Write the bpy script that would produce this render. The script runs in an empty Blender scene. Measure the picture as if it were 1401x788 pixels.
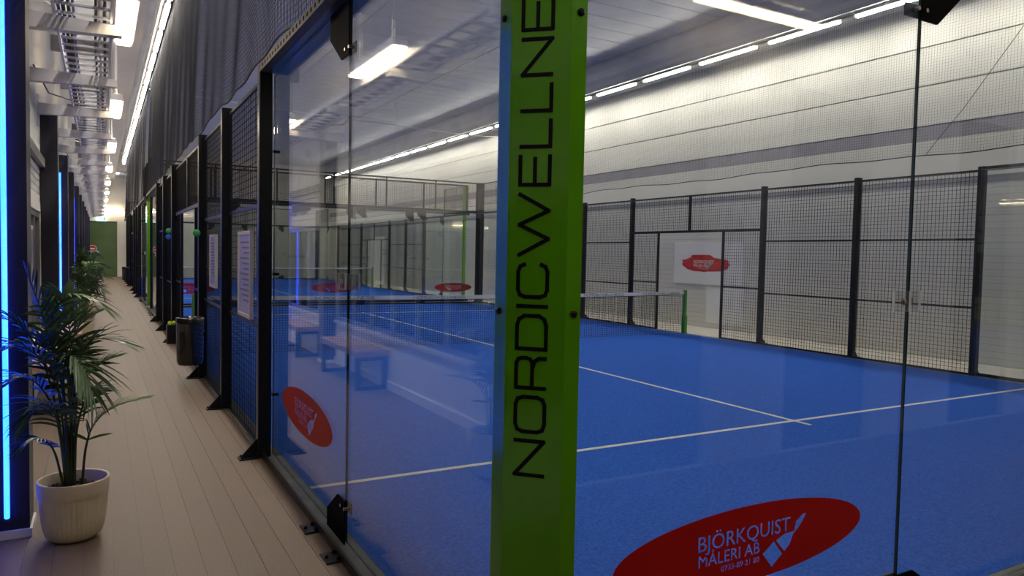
import bpy, math, random
from mathutils import Matrix, Vector
random.seed(7)
SC = bpy.context.scene
COL = SC.collection
PI = math.pi

# ------------------------------------------------------------------ camera
F_PX = 995.75
YAW, PITCH, ROLL = 0.51477, -0.044995, 0.020254
cam = bpy.data.cameras.new('camera')
cam.sensor_fit = 'HORIZONTAL'; cam.sensor_width = 36.0
cam.lens = F_PX * 36.0 / 1401.0
cam.clip_start = 0.02; cam.clip_end = 200
cam_o = bpy.data.objects.new('camera', cam); COL.objects.link(cam_o)
fw = Vector((math.sin(YAW) * math.cos(PITCH), math.cos(YAW) * math.cos(PITCH), math.sin(PITCH)))
rt = Vector((math.cos(YAW), -math.sin(YAW), 0)); up = rt.cross(fw)
rr = rt * math.cos(ROLL) + up * math.sin(ROLL)
uu = -rt * math.sin(ROLL) + up * math.cos(ROLL)
M = Matrix.Identity(4)
for i in range(3):
    M[i][0] = rr[i]; M[i][1] = uu[i]; M[i][2] = -fw[i]
M[0][3], M[1][3], M[2][3] = -1.14702, -1.92334, 1.63426
cam_o.matrix_world = M
SC.camera = cam_o

# ------------------------------------------------------------------ world, exposure
w = bpy.data.worlds.new('world'); SC.world = w; w.use_nodes = True
w.node_tree.nodes['Background'].inputs[0].default_value = (0.5, 0.52, 0.56, 1)
w.node_tree.nodes['Background'].inputs[1].default_value = 0.05
SC.view_settings.view_transform = 'Standard'
SC.view_settings.look = 'None'
SC.view_settings.gamma = 1.0
SC.view_settings.use_curve_mapping = False
SC.view_settings.exposure = 1.32
try:
    SC.cycles.transparent_max_bounces = 40
    SC.cycles.max_bounces = 10
    SC.cycles.diffuse_bounces = 5
    SC.cycles.glossy_bounces = 4
    SC.cycles.sample_clamp_indirect = 6.0
except Exception:
    pass
TUBE_E = 44.0      # ceiling tube emission, lower face
TUBE_S = 27.0      # ceiling tube emission, flanks
LAMP_E = 9.5      # corridor lamp emission
LED_E = 5.5

# ------------------------------------------------------------------ materials
MATS = {}
def nodes_of(m):
    m.use_nodes = True
    nt = m.node_tree
    return nt, nt.nodes, nt.links
def mat(name, col, rough=0.5, metal=0.0, var=0.0, scale=8.0, bump=0.0, bscale=None, spec=0.5, col2=None, coat=0.0, stretch=None):
    m = bpy.data.materials.new(name); MATS[name] = m
    nt, N, L = nodes_of(m)
    b = N['Principled BSDF']
    b.inputs['Base Color'].default_value = (*col, 1)
    b.inputs['Roughness'].default_value = rough
    b.inputs['Metallic'].default_value = metal
    b.inputs['Specular IOR Level'].default_value = spec
    b.inputs['Coat Weight'].default_value = coat
    tc = N.new('ShaderNodeTexCoord'); src = tc.outputs['Object']
    if stretch:
        mp = N.new('ShaderNodeMapping'); mp.inputs['Scale'].default_value = stretch
        L.new(src, mp.inputs['Vector']); src = mp.outputs['Vector']
    if var > 0 or col2:
        nz = N.new('ShaderNodeTexNoise'); nz.inputs['Scale'].default_value = scale; nz.inputs['Detail'].default_value = 4
        L.new(src, nz.inputs['Vector'])
        mx = N.new('ShaderNodeMix'); mx.data_type = 'RGBA'
        c2 = col2 if col2 else tuple(max(0, c * (1 - var)) for c in col)
        c1 = col if col2 else tuple(min(1, c * (1 + var * .6)) for c in col)
        mx.inputs['A'].default_value = (*c1, 1); mx.inputs['B'].default_value = (*c2, 1)
        mr = N.new('ShaderNodeMapRange'); mr.inputs['From Min'].default_value = .35; mr.inputs['From Max'].default_value = .65
        L.new(nz.outputs['Fac'], mr.inputs['Value']); L.new(mr.outputs['Result'], mx.inputs['Factor'])
        L.new(mx.outputs['Result'], b.inputs['Base Color'])
    if bump > 0:
        n2 = N.new('ShaderNodeTexNoise'); n2.inputs['Scale'].default_value = bscale or scale * 4; n2.inputs['Detail'].default_value = 3
        L.new(src, n2.inputs['Vector'])
        bp = N.new('ShaderNodeBump'); bp.inputs['Strength'].default_value = bump; bp.inputs['Distance'].default_value = .01
        L.new(n2.outputs['Fac'], bp.inputs['Height']); L.new(bp.outputs['Normal'], b.inputs['Normal'])
    return m
def emit(name, col, strength):
    m = bpy.data.materials.new(name); MATS[name] = m
    nt, N, L = nodes_of(m)
    b = N['Principled BSDF']
    b.inputs['Base Color'].default_value = (.8, .8, .8, 1)
    b.inputs['Emission Color'].default_value = (*col, 1)
    b.inputs['Emission Strength'].default_value = strength
    return m
def glass(name, tint, ior=1.5, rough=0.0):
    m = bpy.data.materials.new(name); MATS[name] = m
    nt, N, L = nodes_of(m)
    out = N['Material Output']; N.remove(N['Principled BSDF'])
    tr = N.new('ShaderNodeBsdfTransparent'); tr.inputs[0].default_value = (*tint, 1)
    gl = N.new('ShaderNodeBsdfGlossy'); gl.inputs['Roughness'].default_value = rough
    gl.inputs[0].default_value = (1, 1, 1, 1)
    fr = N.new('ShaderNodeFresnel')
    ge = N.new('ShaderNodeNewGeometry')
    ma = N.new('ShaderNodeMath'); ma.operation = 'MULTIPLY_ADD'
    ma.inputs[1].default_value = (1 / ior - ior); ma.inputs[2].default_value = ior
    L.new(ge.outputs['Backfacing'], ma.inputs[0]); L.new(ma.outputs[0], fr.inputs['IOR'])
    mx = N.new('ShaderNodeMixShader')
    L.new(fr.outputs[0], mx.inputs[0]); L.new(tr.outputs[0], mx.inputs[1]); L.new(gl.outputs[0], mx.inputs[2])
    L.new(mx.outputs[0], out.inputs[0])
    return m

mat('steel_black', (.006, .007, .011), .3, 0.0, .2, 20, spec=.35)
mat('steel_turf_sheen', (.008, .018, .07), .28, 0.0, spec=.6, coat=.3)  # navy base imitates blue turf mirrored in dark gloss steel
mat('steel_matte', (.003, .003, .005), .65, spec=.05)
mat('wire', (.006, .006, .008), .5, spec=.25)
mat('net_twine', (.03, .03, .034), .8)
mat('net_cord', (.02, .02, .022), .7)
mat('green_paint', (.10, .36, .005), .16, 0.0, .05, 4, spec=.5)
mat('green_post', (.05, .26, .03), .35)
mat('black_print', (.004, .004, .006), .6, spec=.2)
mat('bolt', (.01, .01, .012), .3, .6)
mat('bolt_steel', (.55, .5, .42), .25, 1.0)
mat('galv', (.085, .08, .075), .5, .4, .3, 30)
mat('turf', (.020, .112, .58), .9, 0, col2=(.042, .18, .80), scale=60, bump=.5, bscale=500, spec=.15)
mat('line_white', (.85, .85, .80), .8, 0, .08, 60)
mat('floor_grey', (.52, .49, .44), .6, 0, .1, 5)
mat('concrete', (.16, .17, .165), .7, 0, .2, 6, bump=.1)
mat('plank', (.172, .123, .089), .55, 0, .32, 150, bump=.06, bscale=300, spec=.3)
mat('plank_b', (.179, .128, .093), .55, 0, .32, 150, bump=.06, bscale=300, spec=.3)
mat('plank_c', (.166, .119, .086), .55, 0, .32, 150, bump=.06, bscale=300, spec=.3)
mat('wall_white', (.74, .72, .68), .6, 0, .03, 3)
mat('wall_back', (.42, .41, .42), .6, 0, .05, 3)
mat('wall_panel', (.70, .69, .64), .38, 0, .04, 1.5, spec=.4, stretch=(1, .15, 3))
mat('stripe', (.30, .29, .33), .5, 0, .06, 3)
mat('ceiling', (.50, .50, .52), .55, 0, .10, 1.2, spec=.4)
mat('soffit', (.76, .75, .77), .5, 0, .04, 2)
mat('white_steel', (.74, .72, .76), .4, 0, .04, 8)
mat('grey_steel', (.28, .27, .26), .5, 0, .1, 8)
mat('pillar_navy', (.012, .012, .028), .45, 0, .15, 5)
mat('pillar_side', (.11, .105, .10), .6, 0, .2, 8)
mat('dark_frame', (.03, .03, .035), .4)
mat('alu', (.32, .32, .33), .35, .7)
mat('end_green', (.075, .13, .045), .55, 0, .08, 2)
mat('end_cream', (.66, .62, .56), .6, 0, .05, 2)
mat('sticker_red', (.54, .003, .004), .5, spec=.3)
mat('sign_white', (.78, .78, .79), .4)
mat('paint_red', (.58, .025, .03), .5, 0, .25, 12)
mat('sign_led_tint', (.52, .5, .82), .3, 0, .1, 12)  # white sheet tinted lavender, blue strip light put into its colour
mat('print_grey', (.25, .25, .3), .5)
mat('pot', (.58, .49, .35), .5, 0, .06, 10, bump=.05)
mat('soil', (.035, .022, .016), .9, 0, .4, 30, bump=.5)
mat('leaf', (.026, .066, .020), .38, 0, col2=(.055, .11, .028), scale=7, spec=.5)
mat('leaf_b', (.07, .14, .03), .35, 0, col2=(.13, .20, .05), scale=7, spec=.5)
mat('stem', (.03, .055, .018), .45, 0, .2, 12)
mat('bin_black', (.008, .008, .009), .18, 0, spec=.6, coat=.3)
mat('ball', (.62, .75, .04), .9, 0, .1, 60)
mat('bench_wood', (.34, .22, .16), .5, 0, .2, 3, stretch=(12, 1, 12))
mat('cable_dark', (.02, .02, .03), .5)
mat('cable_blue', (.10, .08, .42), .45)
mat('cable_white', (.7, .7, .7), .5)
mat('pad_green', (.02, .28, .05), .5)
mat('pad_blue', (.01, .09, .5), .5)
mat('tape', (.84, .84, .83), .6, 0, .04, 30)
mat('galv_duct', (.45, .45, .46), .35, .8, .15, 5)
mat('exit_green', (.05, .45, .22), .4)
emit('tube', (1.0, .93, .82), TUBE_E)
emit('tube_flank', (1.0, .95, .86), TUBE_S)
emit('lamp_warm', (1.0, .80, .50), LAMP_E)
emit('led_blue', (.005, .06, 1.0), LED_E)
emit('exit_lit', (.35, .95, .70), 1.6)
glass('glass', (.955, .975, .965))
glass('acrylic', (.93, .93, .92), 1.49)
mat('acrylic_edge', (.72, .74, .72), .25, spec=.6)
glass('window_glass', (.45, .48, .50))
mat('glass_edge', (.01, .03, .028), .25, 0, spec=.6)
mat('room_dark', (.025, .025, .03), .7)

# siding: fine horizontal boards too far away to tell apart
def siding(name, col):
    m = mat(name, col, .55)
    nt, N, L = nodes_of(m); b = N['Principled BSDF']
    tc = N.new('ShaderNodeTexCoord'); sp = N.new('ShaderNodeSeparateXYZ')
    L.new(tc.outputs['Object'], sp.inputs[0])
    mu = N.new('ShaderNodeMath'); mu.operation = 'MULTIPLY'; mu.inputs[1].default_value = 9.0
    fr = N.new('ShaderNodeMath'); fr.operation = 'FRACT'
    gt = N.new('ShaderNodeMath'); gt.operation = 'GREATER_THAN'; gt.inputs[1].default_value = .08
    L.new(sp.outputs['Z'], mu.inputs[0]); L.new(mu.outputs[0], fr.inputs[0]); L.new(fr.outputs[0], gt.inputs[0])
    bp = N.new('ShaderNodeBump'); bp.inputs['Strength'].default_value = .8; bp.inputs['Distance'].default_value = .012
    L.new(gt.outputs[0], bp.inputs['Height']); L.new(bp.outputs['Normal'], b.inputs['Normal'])
    mx = N.new('ShaderNodeMix'); mx.data_type = 'RGBA'
    mx.inputs['A'].default_value = (*[c * .72 for c in col], 1); mx.inputs['B'].default_value = (*col, 1)
    L.new(gt.outputs[0], mx.inputs['Factor']); L.new(mx.outputs['Result'], b.inputs['Base Color'])
siding('siding', (.66, .65, .62))

# ------------------------------------------------------------------ mesh helpers
class MB:
    def __init__(s):
        s.v = []; s.f = []; s.mi = []
    def add(s, v, f, mi=0):
        o = len(s.v); s.v += [tuple(p) for p in v]
        s.f += [tuple(i + o for i in q) for q in f]; s.mi += [mi] * len(f); return s
    def box(s, x0, x1, y0, y1, z0, z1, mi=0, mis=None):
        v = [(x0, y0, z0), (x1, y0, z0), (x1, y1, z0), (x0, y1, z0), (x0, y0, z1), (x1, y0, z1), (x1, y1, z1), (x0, y1, z1)]
        f = [(0, 3, 2, 1), (4, 5, 6, 7), (0, 1, 5, 4), (1, 2, 6, 5), (2, 3, 7, 6), (3, 0, 4, 7)]  # -z +z -y +x +y -x
        s.add(v, f, mi)
        if mis:
            for k, m in enumerate(mis): s.mi[len(s.mi) - 6 + k] = m
        return s
    def bbox(s, x0, x1, y0, y1, z0, z1, b=.006, mi=0):
        """box with chamfered edges"""
        vs = []; 
        for z, i in ((z0, b), (z0 + b, 0), (z1 - b, 0), (z1, b)):
            a, c, d, e = x0 + i, x1 - i, y0 + i, y1 - i
            vs += [(a + b, d, z), (c - b, d, z), (c, d + b, z), (c, e - b, z), (c - b, e, z), (a + b, e, z), (a, e - b, z), (a, d + b, z)]
        f = [tuple(range(7, -1, -1)), tuple(range(24, 32))]
        for r in range(3):
            for k in range(8):
                k2 = (k + 1) % 8
                f.append((r * 8 + k, r * 8 + k2, (r + 1) * 8 + k2, (r + 1) * 8 + k))
        return s.add(vs, f, mi)
    def tube(s, pts, r, n=6, mi=0, cap=True):
        pts = [Vector(p) for p in pts]; rs = r if isinstance(r, (list, tuple)) else [r] * len(pts)
        vs = []; fs = []; prev = None
        for i, p in enumerate(pts):
            t = (pts[min(i + 1, len(pts) - 1)] - pts[max(i - 1, 0)]).normalized()
            if prev is None:
                a = t.cross(Vector((0, 0, 1)))
                if a.length < .05: a = t.cross(Vector((1, 0, 0)))
                a.normalize()
            else:
                a = (prev - t * prev.dot(t)).normalized()
            prev = a; b = t.cross(a)
            for k in range(n):
                g = 2 * PI * k / n
                vs.append(p + (a * math.cos(g) + b * math.sin(g)) * rs[i])
        for i in range(len(pts) - 1):
            for k in range(n):
                k2 = (k + 1) % n
                fs.append((i * n + k, i * n + k2, (i + 1) * n + k2, (i + 1) * n + k))
        if cap:
            fs.append(tuple(range(n - 1, -1, -1))); o = (len(pts) - 1) * n; fs.append(tuple(range(o, o + n)))
        return s.add(vs, fs, mi)
    def lathe(s, prof, c=(0, 0, 0), n=24, mi=0, axis='z', cap=True):
        vs = []; fs = []
        for r, h in prof:
            for k in range(n):
                g = 2 * PI * k / n; a, b = r * math.cos(g), r * math.sin(g)
                if axis == 'z': vs.append((c[0] + a, c[1] + b, c[2] + h))
                elif axis == 'x': vs.append((c[0] + h, c[1] + a, c[2] + b))
                else: vs.append((c[0] + b, c[1] + h, c[2] + a))
        for i in range(len(prof) - 1):
            for k in range(n):
                k2 = (k + 1) % n
                fs.append((i * n + k, i * n + k2, (i + 1) * n + k2, (i + 1) * n + k))
        if cap:
            fs.append(tuple(range(n - 1, -1, -1))); o = (len(prof) - 1) * n; fs.append(tuple(range(o, o + n)))
        return s.add(vs, fs, mi)
    def prism(s, poly, axis, a0, a1, mi=0):
        """poly of 2D points extruded along axis ('x': (y,z), 'y': (x,z), 'z': (x,y))"""
        def P(p, h):
            return {'x': (h, p[0], p[1]), 'y': (p[0], h, p[1]), 'z': (p[0], p[1], h)}[axis]
        n = len(poly)
        vs = [P(p, a0) for p in poly] + [P(p, a1) for p in poly]
        fs = [tuple(range(n - 1, -1, -1)), tuple(range(n, 2 * n))] + [(k, (k + 1) % n, n + (k + 1) % n, n + k) for k in range(n)]
        return s.add(vs, fs, mi)
    def mesh(s, name, mats, smooth=False):
        me = bpy.data.meshes.new(name); me.from_pydata(s.v, [], s.f)
        for m in (mats if isinstance(mats, (list, tuple)) else [mats]): me.materials.append(MATS[m])
        if any(s.mi): me.polygons.foreach_set('material_index', s.mi)
        if smooth: me.polygons.foreach_set('use_smooth', [True] * len(me.polygons))
        me.update(); return me
    def obj(s, name, mats, parent=None, smooth=False, loc=None):
        return link(name, s.mesh(name, mats, smooth), parent, loc)
def link(name, me, parent=None, loc=None, rz=0):
    o = bpy.data.objects.new(name, me); COL.objects.link(o)
    if parent: o.parent = parent
    if loc: o.location = loc
    if rz: o.rotation_euler.z = rz
    return o
def tag(o, label=None, cat=None, group=None, kind=None):
    if label: o['label'] = label
    if cat: o['category'] = cat
    if group: o['group'] = group
    if kind: o['kind'] = kind
    return o
def thing(name, label, cat, loc=(0, 0, 0), group=None, rz=0):
    o = bpy.data.objects.new(name, None); COL.objects.link(o)
    o.empty_display_size = .1; o.location = loc; o.rotation_euler.z = rz
    return tag(o, label, cat, group)
def dup(o, loc=None, rz=None, label=None, group=None, scale=None, parent=None):
    c = o.copy(); COL.objects.link(c)
    if parent: c.parent = parent
    if loc is not None: c.location = loc
    if rz is not None: c.rotation_euler.z = rz
    if label: c['label'] = label
    if group: c['group'] = group
    if scale: c.scale = (scale,) * 3
    for ch in list(o.children): dup(ch, parent=c)
    return c

# ------------------------------------------------------------------ lettering
STROKES = {
    'N': [[(0, 0), (0, 1), (1, 0), (1, 1)]],
    'O': 'round', 'I': [[(.5, 0), (.5, 1)]],
    'R': [[(0, 0), (0, 1), (.82, 1), (.96, .93), (1, .8), (1, .65), (.96, .52), (.82, .45), (0, .45)], [(.62, .45), (.9, .38), (1, .22), (1, 0)]],
    'D': [[(0, 0), (0, 1), (.72, 1), (.9, .93), (1, .75), (1, .25), (.9, .07), (.72, 0), (0, 0)]],
    'C': [[(1, .78), (.94, .93), (.78, 1), (.22, 1), (.06, .93), (0, .75), (0, .25), (.06, .07), (.22, 0), (.78, 0), (.94, .07), (1, .22)]],
    'W': [[(0, 1), (.27, 0), (.5, 1), (.73, 0), (1, 1)]],
    'E': [[(1, 1), (0, 1), (0, 0), (1, 0)], [(0, .5), (.92, .5)]],
    'L': [[(0, 1), (0, 0), (1, 0)]],
    'S': [[(1, .8), (.95, .93), (.8, 1), (.2, 1), (.05, .93), (0, .78), (.05, .6), (.2, .54), (.8, .47), (.95, .4), (1, .22), (.95, .07), (.8, 0), (.2, 0), (.05, .07), (0, .2)]],
}
STROKES['O'] = [[(.22, 0), (.78, 0), (.94, .07), (1, .25), (1, .75), (.94, .93), (.78, 1), (.22, 1), (.06, .93), (0, .75), (0, .25), (.06, .07), (.22, 0)]]
WIDTH = dict(N=.125, O=.126, R=.11, D=.12, I=.014, C=.117, W=.208, E=.104, L=.096, S=.12)
def word_quads(text, gap=.017, H=.11, sw=.013):
    """flat ribbons of a wide thin sans, returns list of quads in (u, v), and total width"""
    quads = []; u = 0
    for ch in text:
        wd = WIDTH[ch]
        for pl in STROKES[ch]:
            pts = [(u + sw / 2 + p[0] * (wd - sw) if ch != 'I' else u + wd / 2, sw / 2 + p[1] * (H - sw)) for p in pl]
            for a, b in zip(pts[:-1], pts[1:]):
                dx, dy = b[0] - a[0], b[1] - a[1]; l = math.hypot(dx, dy) or 1
                ex, ey = dx / l * sw * .35, dy / l * sw * .35
                nx, ny = -dy / l * sw / 2, dx / l * sw / 2
                quads.append([(a[0] - ex - nx, a[1] - ey - ny), (b[0] + ex - nx, b[1] + ey - ny), (b[0] + ex + nx, b[1] + ey + ny), (a[0] - ex + nx, a[1] - ey + ny)])
        u += wd + gap
    return quads, u - gap
def lettering(name, text, org, du, dv, scale, parent, matname, stretch=1.0, gap=.017):
    """org + u*du + v*dv; ribbons as thin flat print"""
    q, wdt = word_quads(text, gap)
    org, du, dv = Vector(org), Vector(du), Vector(dv)
    nrm = du.cross(dv)
    mb = MB()
    for i, qq in enumerate(q):
        mb.add([org + du * (a * scale * stretch) + dv * (b * scale) + nrm * (i % 7) * 2e-5 for a, b in qq], [(0, 1, 2, 3)])
    return mb.obj(name, matname, parent)

def font_mesh(text, size, mats, align='LEFT'):
    cu = bpy.data.curves.new('txt', 'FONT'); cu.body = text; cu.size = size; cu.align_x = align; cu.fill_mode = 'FRONT'
    cu.resolution_u = 3
    o = bpy.data.objects.new('txt', cu); COL.objects.link(o)
    dg = bpy.context.evaluated_depsgraph_get(); dg.update()
    me = bpy.data.meshes.new_from_object(o.evaluated_get(dg))
    bpy.data.objects.remove(o); me.materials.clear(); me.materials.append(MATS[mats]); me.name = 'lettering'
    return me

def font_splines(text, x0, x1, base, cap, bold=0.0):
    """bezier splines of a text fitted to x0..x1 with the given cap height"""
    cu = bpy.data.curves.new('txt', 'FONT'); cu.body = text; cu.size = 1.0; cu.offset = bold
    o = bpy.data.objects.new('txt', cu); COL.objects.link(o)
    bpy.ops.object.select_all(action='DESELECT'); o.select_set(True); bpy.context.view_layer.objects.active = o
    bpy.ops.object.convert(target='CURVE')
    o = bpy.context.view_layer.objects.active
    out = []
    for sp in o.data.splines:
        if sp.type == 'BEZIER':
            out.append([(tuple(p.co[:2]), tuple(p.handle_left[:2]), tuple(p.handle_right[:2])) for p in sp.bezier_points])
    bpy.data.objects.remove(o)
    xs = [p[0][0] for s in out for p in s]
    a, b = min(xs), max(xs); k = (x1 - x0) / (b - a)
    return [[tuple((x0 + (q[0] - a) * k, base + q[1] * cap / .729) for q in p) for p in s] for s in out]

def make_sticker_mesh(a=.67, b=.15):
    sp = []
    sp += font_splines('BJÖRKQUIST', -.275, .222, .012, .060, .028)
    sp += font_splines('MÅLERI AB', -.272, .05, -.048, .048, -.004)
    sp += font_splines('0733-89 21 80', -.155, .05, -.083, .022, -.004)
    cu = bpy.data.curves.new('sticker', 'CURVE'); cu.dimensions = '2D'; cu.fill_mode = 'BOTH'; cu.resolution_u = 3
    for s in sp:
        q = cu.splines.new('BEZIER'); q.bezier_points.add(len(s) - 1); q.use_cyclic_u = True
        for bp, (co, hl, hr) in zip(q.bezier_points, s):
            bp.handle_left_type = 'FREE'; bp.handle_right_type = 'FREE'
            bp.co = (*co, 0); bp.handle_left = (*hl, 0); bp.handle_right = (*hr, 0)
    def poly(pts):
        q = cu.splines.new('POLY'); q.points.add(len(pts) - 1); q.use_cyclic_u = True
        for p, c in zip(q.points, pts): p.co = (c[0], c[1], 0, 1)
    poly([(a * math.cos(2 * PI * k / 72), b * math.sin(2 * PI * k / 72)) for k in range(72)])
    dxx = .012
    poly([(x + dxx, z) for x, z in [(.118, -.017), (.168, -.076), (.11, -.118), (.058, -.057)]])
    poly([(x + dxx, z) for x, z in [(.13, -.015), (.18, -.067), (.21, -.045), (.23, -.005), (.272, .027), (.305, .068), (.29, .07), (.246, .045), (.236, .006), (.18, .004)]])
    o = bpy.data.objects.new('sticker', cu); COL.objects.link(o)
    dg = bpy.context.evaluated_depsgraph_get(); dg.update()
    me = bpy.data.meshes.new_from_object(o.evaluated_get(dg))
    bpy.data.objects.remove(o); me.materials.clear(); me.materials.append(MATS['sticker_red']); me.name = 'sticker'
    return me
STICKER = make_sticker_mesh()
def frame_matrix(org, du, dv):
    du, dv = Vector(du).normalized(), Vector(dv).normalized(); n = du.cross(dv)
    m = Matrix.Identity(4)
    for i in range(3): m[i][0], m[i][1], m[i][2], m[i][3] = du[i], dv[i], n[i], org[i]
    return m
def sticker(parent, org, du, label):
    o = link('sticker', STICKER, parent); o.matrix_local = frame_matrix(org, du, (0, 0, 1))
    o['label'] = label
    return o

# ================================================================== SETTING
XL, XR = -1.78, 11.5           # corridor wall, hall wall
YB, YE = -2.2, 44.0            # wall behind the entrance, end wall
ZC = 6.9
# floor: slab with long planks
fl = MB().box(XL - .15, XR + .15, YB - .15, YE + .15, -.12, -.004).obj('floor', 'floor_grey')
tag(fl, 'beige grey plank floor of the corridor beside the courts', 'floor', kind='structure')
MB().box(XL, -.04, YB, YE, -.005, -.0032).obj('underlay', 'dark_frame', fl)
MB().box(-.04, XR, YB, -.04, -.005, -.0032).obj('underlay', 'dark_frame', fl)
pl_me = {}
PW, PLN = .1365, 15.5
k = 0
xs = [XL + .002 + i * PW for i in range(13)]
for i, x in enumerate(xs):
    yy = YB + .002 - (0 if i % 3 == 0 else PLN * (.33 if i % 3 == 1 else .66)); j = 0
    while yy < YE - .01:
        y0, y1 = max(yy, YB + .002), min(yy + PLN, YE - .002)
        mname = ('plank', 'plank_b', 'plank', 'plank_c')[(i * 7 + j * 3) % 4]
        key = (round(y1 - y0, 3), mname, i == 12)
        if key not in pl_me:
            pl_me[key] = MB().bbox(0, (PW if i < 12 else .10) - .0022, 0, y1 - y0 - .0004, -.006, 0, .0005).mesh('plank', mname)
        link('plank', pl_me[key], fl, (x, y0, 0))
        yy += PLN; j += 1

pf = MB().bbox(0, PW - .0022, 0, 2.14, -.006, 0, .0005)
pfm = [pf.mesh('plank', q) for q in ('plank', 'plank_b', 'plank_c')]
for i in range(84):
    link('plank', pfm[(i * 5) % 3], fl, (XL + .002 + (13 + i) * PW, YB + .002, 0))

def court_floor(y0, label):
    t = MB().box(.10, 9.90, y0 + .10, y0 + 19.9, -.003, .006).obj('floor_court', 'turf')
    tag(t, label, 'court', kind='structure')
    k = MB()
    for (a, b, c, d) in ((-.035, .10, y0 - .035, y0 + 20.05), (9.90, 10.05, y0 - .035, y0 + 20.05), (.1, 9.9, y0 - .035, y0 + .1), (.1, 9.9, y0 + 19.9, y0 + 20.05)):
        k.box(a, b, c, d, -.003, .004)
    k.obj('kerb', 'concrete', t)
    for (a, b, c, d) in ((.105, 9.895, y0 + 3.025, y0 + 3.075), (.105, 9.895, y0 + 16.925, y0 + 16.975), (4.975, 5.025, y0 + 2.85, y0 + 3.02), (4.975, 5.025, y0 + 3.08, y0 + 16.92), (4.975, 5.025, y0 + 16.98, y0 + 17.15)):
        MB().box(a, b, c, d, .006, .0085).obj('court_line', 'line_white', t)
    return t
court_floor(0, 'blue turf of the court with the sponsor stickers on its glass')
court_floor(21, 'blue turf of the second court behind the far glass wall')

# right hall wall with long panels
wr = MB().box(XR, XR + .15, YB - .15, YE + .15, 0, ZC).obj('wall_right', 'siding')
tag(wr, 'white hall wall of long horizontal panels lit by the tube row', 'wall', kind='structure')
for z0, z1 in ((5.43, 6.5), (4.755, 5.41), (4.05, 4.735), (3.10, 3.782)):
    MB().bbox(XR - .03, XR + .01, YB, YE, z0, z1, .004).obj('wall_panel', 'wall_panel', wr)
MB().bbox(XR - .022, XR + .01, YB, YE, 3.79, 4.04, .003).obj('stripe_panel', 'stripe', wr)
for z in (5.42, 4.745, 4.0425, 3.7875):
    MB().box(XR - .014, XR + .005, YB, YE, z - .013, z + .013).obj('joint', 'grey_steel', wr)
# end wall
we = MB().box(XL - .15, XR, YE, YE + .15, 0, ZC).obj('wall_end', 'end_cream')
tag(we, 'cream wall closing the far end of the hall', 'wall', kind='structure')
MB().bbox(XL, -.35, YE - .03, YE + .01, .0, 2.98, .004).obj('green_panel', 'end_green', we)
MB().box(XL, -.35, YE - .05, YE - .005, 2.98, 3.05).obj('header_trim', 'dark_frame', we)
# wall behind the entrance
wb = MB().box(XL - .15, XR, YB - .15, YB, 3.1, ZC)
edges = [(XL - .15, 3.0, 1), (3.0, 3.9, 0), (3.9, 5.05, 1), (5.05, 6.35, 0), (6.35, 7.4, 1), (7.4, XR, 0)]
for a, b, dk in edges:
    if dk: wb.box(a, b, YB - .15, YB - .06, 0, 3.1, 1)
    else: wb.box(a, b, YB - .15, YB, 0, 3.1)
wb = wb.obj('wall_back', ['wall_back', 'room_dark'])
tag(wb, 'grey wall with dark recesses facing the glass end wall of the court', 'wall', kind='structure')


# corridor wall: low wall, window bands between pillars, upper wall
PILL = [2.9, 8.62, 11.75, 14.75, 18.5, 21.8, 25.2, 28.6, 32.0, 35.4, 38.8]
wl = MB()
wl.box(XL - .15, XL, YB, YE, 0, .62).box(XL - .15, XL, YB, YE, 2.04, 2.16).box(XL - .15, XL, YB, YE, 2.62, ZC)
bays = []
prev = YB + .3
for p in PILL + [YE - .3]:
    bays.append((prev, p)); prev = p + .3
for (a, b) in zip([YB] + [q[1] for q in bays], [q[0] for q in bays] + [YE]):
    wl.box(XL - .15, XL, a, b, .62, 2.04)
wl.box(XL - .15, XL - .03, YB, YE, 2.16, 2.62)
wl.box(XL - 1.2, XL - 1.15, YB, YE, 0, 2.6, 1)
wlo = wl.obj('wall_left', ['wall_white', 'room_dark'])
tag(wlo, 'white corridor wall with dark windows behind the benches', 'wall', kind='structure')
MB().box(XL - .001, XL + .05, YB, YE, 2.58, 2.68).obj('grey_band', 'grey_steel', wlo)
MB().box(XL, XL + .02, YB + .02, YE, 0, .10).obj('baseboard_left', 'white_steel', wlo)
MB().box(XL, XL + .03, YB + .02, YE, .60, .64).obj('sill', 'white_steel', wlo)
for kk in range(5):
    MB().bbox(XL - .035, XL - .008, YB, YE, 2.165 + kk * .083, 2.165 + kk * .083 + .078, .003).obj('siding_board', 'wall_white', wlo)
for i, (a, b) in enumerate(bays):
    wn = bpy.data.objects.new('window_%d' % (i + 1), None); COL.objects.link(wn); wn.location = (XL - .05, a, .62)
    tag(wn, 'dark glazed window band between pillars of the corridor wall', 'window', 'corridor window bands', 'structure')
    L_ = b - a; nb = max(1, round(L_ / .75))
    fr = MB().box(-.03, .04, 0, L_, .02, .07).box(-.03, .04, 0, L_, 1.35, 1.42)
    fr.obj('window_frame', 'alu', wn)
    for q in range(nb + 1):
        y = min(max(q * L_ / nb, .03), L_ - .03)
        MB().box(-.03, .04, y - .025, y + .025, .07, 1.35).obj('mullion', 'alu', wn)
    for q in range(nb):
        MB().box(-.004, .004, max(q * L_ / nb, .03) + .025, min((q + 1) * L_ / nb, L_ - .03) - .025, .07, 1.35).obj('pane', 'window_glass', wn)

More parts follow.
